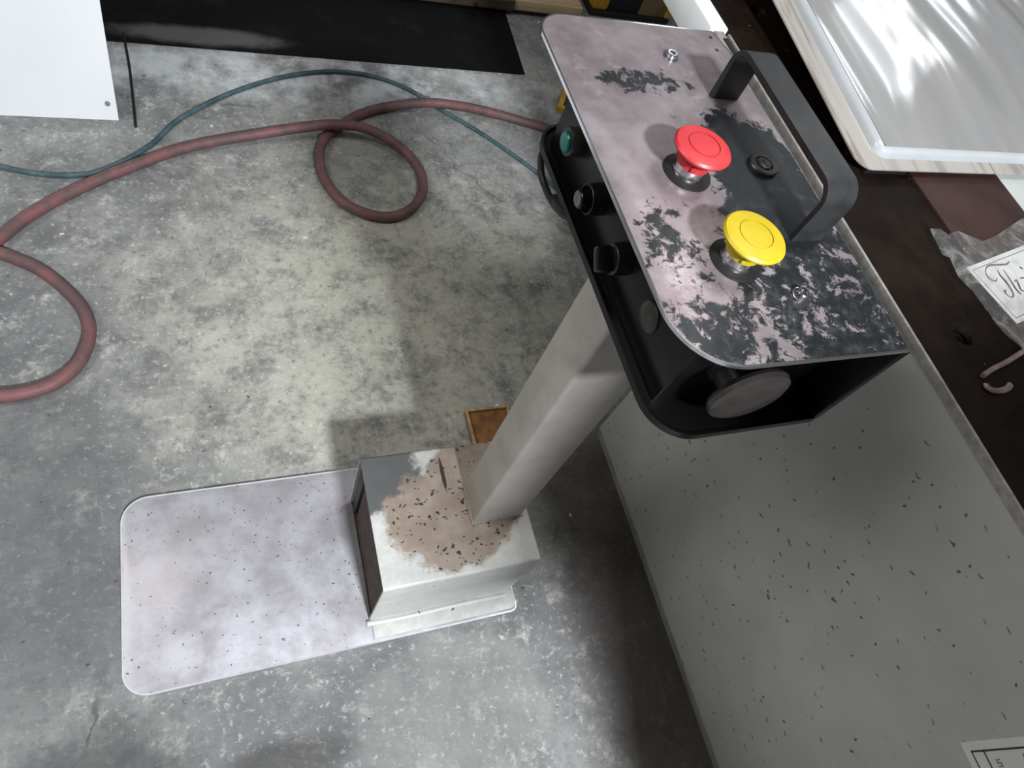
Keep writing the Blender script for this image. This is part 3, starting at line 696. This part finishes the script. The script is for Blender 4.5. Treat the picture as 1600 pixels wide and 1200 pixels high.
ca = thing('yellow_case', 'amber yellow and black plastic case standing on the floor behind the pedestal head', 'case', (1.63, 2.5, 0))
bm = nb(); box(bm, 1.44, 2.405, 0, 1.815, 2.60, .022, .003); obj('base', bm, MT['wire'], ca)
bm = nb(); box(bm, 1.445, 2.41, .022, 1.515, 2.60, .27, .012); obj('side_shell', bm, MT['yel2'], ca)
bm = nb(); box(bm, 1.515, 2.415, .022, 1.66, 2.598, .268, .006); obj('centre_band', bm, MT['wire'], ca)
bm = nb(); box(bm, 1.66, 2.412, .022, 1.785, 2.60, .266, .004); obj('front_panel', bm, MT['brownpanel'], ca)
bm = nb(); box(bm, 1.785, 2.405, .022, 1.812, 2.60, .272, .008); obj('corner_bumper', bm, MT['yel2'], ca)
bm = nb(); box(bm, 1.622, 2.4128, .105, 1.655, 2.4152, .16); obj('label_tag', bm, MT['label'], ca, 'small white label')

a_, b_ = px(868, 172, 0), px(881, 138, 0)
tm = thing('yellow_bar', 'yellow bar with a black stripe on the floor, mostly hidden by the pedestal head', 'bar', (a_.x + .02, a_.y + .05, 0))
bm = nb(); d_ = (b_ - a_).normalized(); s_ = Vector((d_.y, -d_.x, 0))
prism(bm, [(p.x, p.y) for p in (a_, a_ + s_ * .05, a_ + s_ * .05 + d_ * .22, a_ + d_ * .22)], 0, .016, .002); obj('body', bm, MT['yel2'], tm)
bm = nb(); q_ = a_ + s_ * .018 + d_ * .02
prism(bm, [(p.x, p.y) for p in (q_, q_ + s_ * .016, q_ + s_ * .016 + d_ * .18, q_ + d_ * .18)], .016, .0168); obj('stripe', bm, MT['wire'], tm)

# leaning white sheet and the bench it leans on
LA = math.radians(31); by = 1.674
sh = thing('white_sheet', 'large white sheet metal panel leaning at the left edge with a corner hole', 'panel', (-.6, by, 0))
dirv = Vector((0, math.sin(LA), math.cos(LA))); nv = Vector((0, math.cos(LA), -math.sin(LA)))
def sheetpt(x, s, n_): return Vector((x, by, 0)) + dirv * s + nv * n_ + Vector((0, 0, .0))
bm = nb(); P = [sheetpt(x, s, k_ * .003) + Vector((0, 0, .0016)) for k_ in (0, 1) for (x, s) in ((-1.15, 0), (-.235, 0), (-.235, .92), (-1.15, .92))]
vs = [bm.verts.new(p) for p in P]
for f in [(0, 1, 2, 3), (7, 6, 5, 4), (0, 4, 5, 1), (1, 5, 6, 2), (2, 6, 7, 3), (3, 7, 4, 0)]: bm.faces.new([vs[i] for i in f])
obj('panel', bm, MT['sheet'], sh, smooth=0)
# hole near the corner, found on the leaning plane
d = ray(168, 162); n0 = nv; t_ = (Vector((0, by, .0016)) - Vector((0, 0, H))).dot(n0) / d.dot(n0); hp = Vector((0, 0, H)) + d * t_
bm = nb(); lathe(bm, [(.0065, 0), (.0065, .0006), (0, .0007)], hp - nv * .0001, -nv, 16); obj('screw_hole', bm, MT['dial'], sh)
be = thing('work_bench', 'plain steel work bench behind the leaning white sheet', 'bench', (-.75, 2.6, 0))
bm = nb(); box(bm, -1.35, 2.155, .76, -.26, 2.95, .79, .003); obj('bench_top', bm, MT['palegrey'], be)
for x in (-1.3, -.40):
    for y in (2.36, 2.88):
        bm = nb(); box(bm, x, y, 0, x + .04, y + .04, .76, .002); obj('leg', bm, MT['palegrey'], be)

# rusty tray on the floor behind the housing
a_, b_, c_ = px(728, 645, 0), px(735, 690, 0), px(792, 641, 0)
x0, x1, y0, y1 = .502, .615, .602, .700
rt = thing('rusty_tray', 'small rusty orange steel tray on the floor behind the white housing', 'tray', ((x0 + x1) / 2, y0, 0))
bm = nb(); box(bm, x0, y0, 0, x1, y1, .005, .001); obj('tray_floor', bm, MT['orange'], rt)
for (p0, p1, p2, p3) in ((x0, y0, x0 + .006, y1), (x1 - .006, y0, x1, y1), (x0 + .006, y1 - .006, x1 - .006, y1), (x0 + .006, y0, x1 - .006, y0 + .006)):
    bm = nb(); box(bm, p0, p1, .005, p2, p3, .016, .001); obj('rim', bm, MT['edge'], rt)
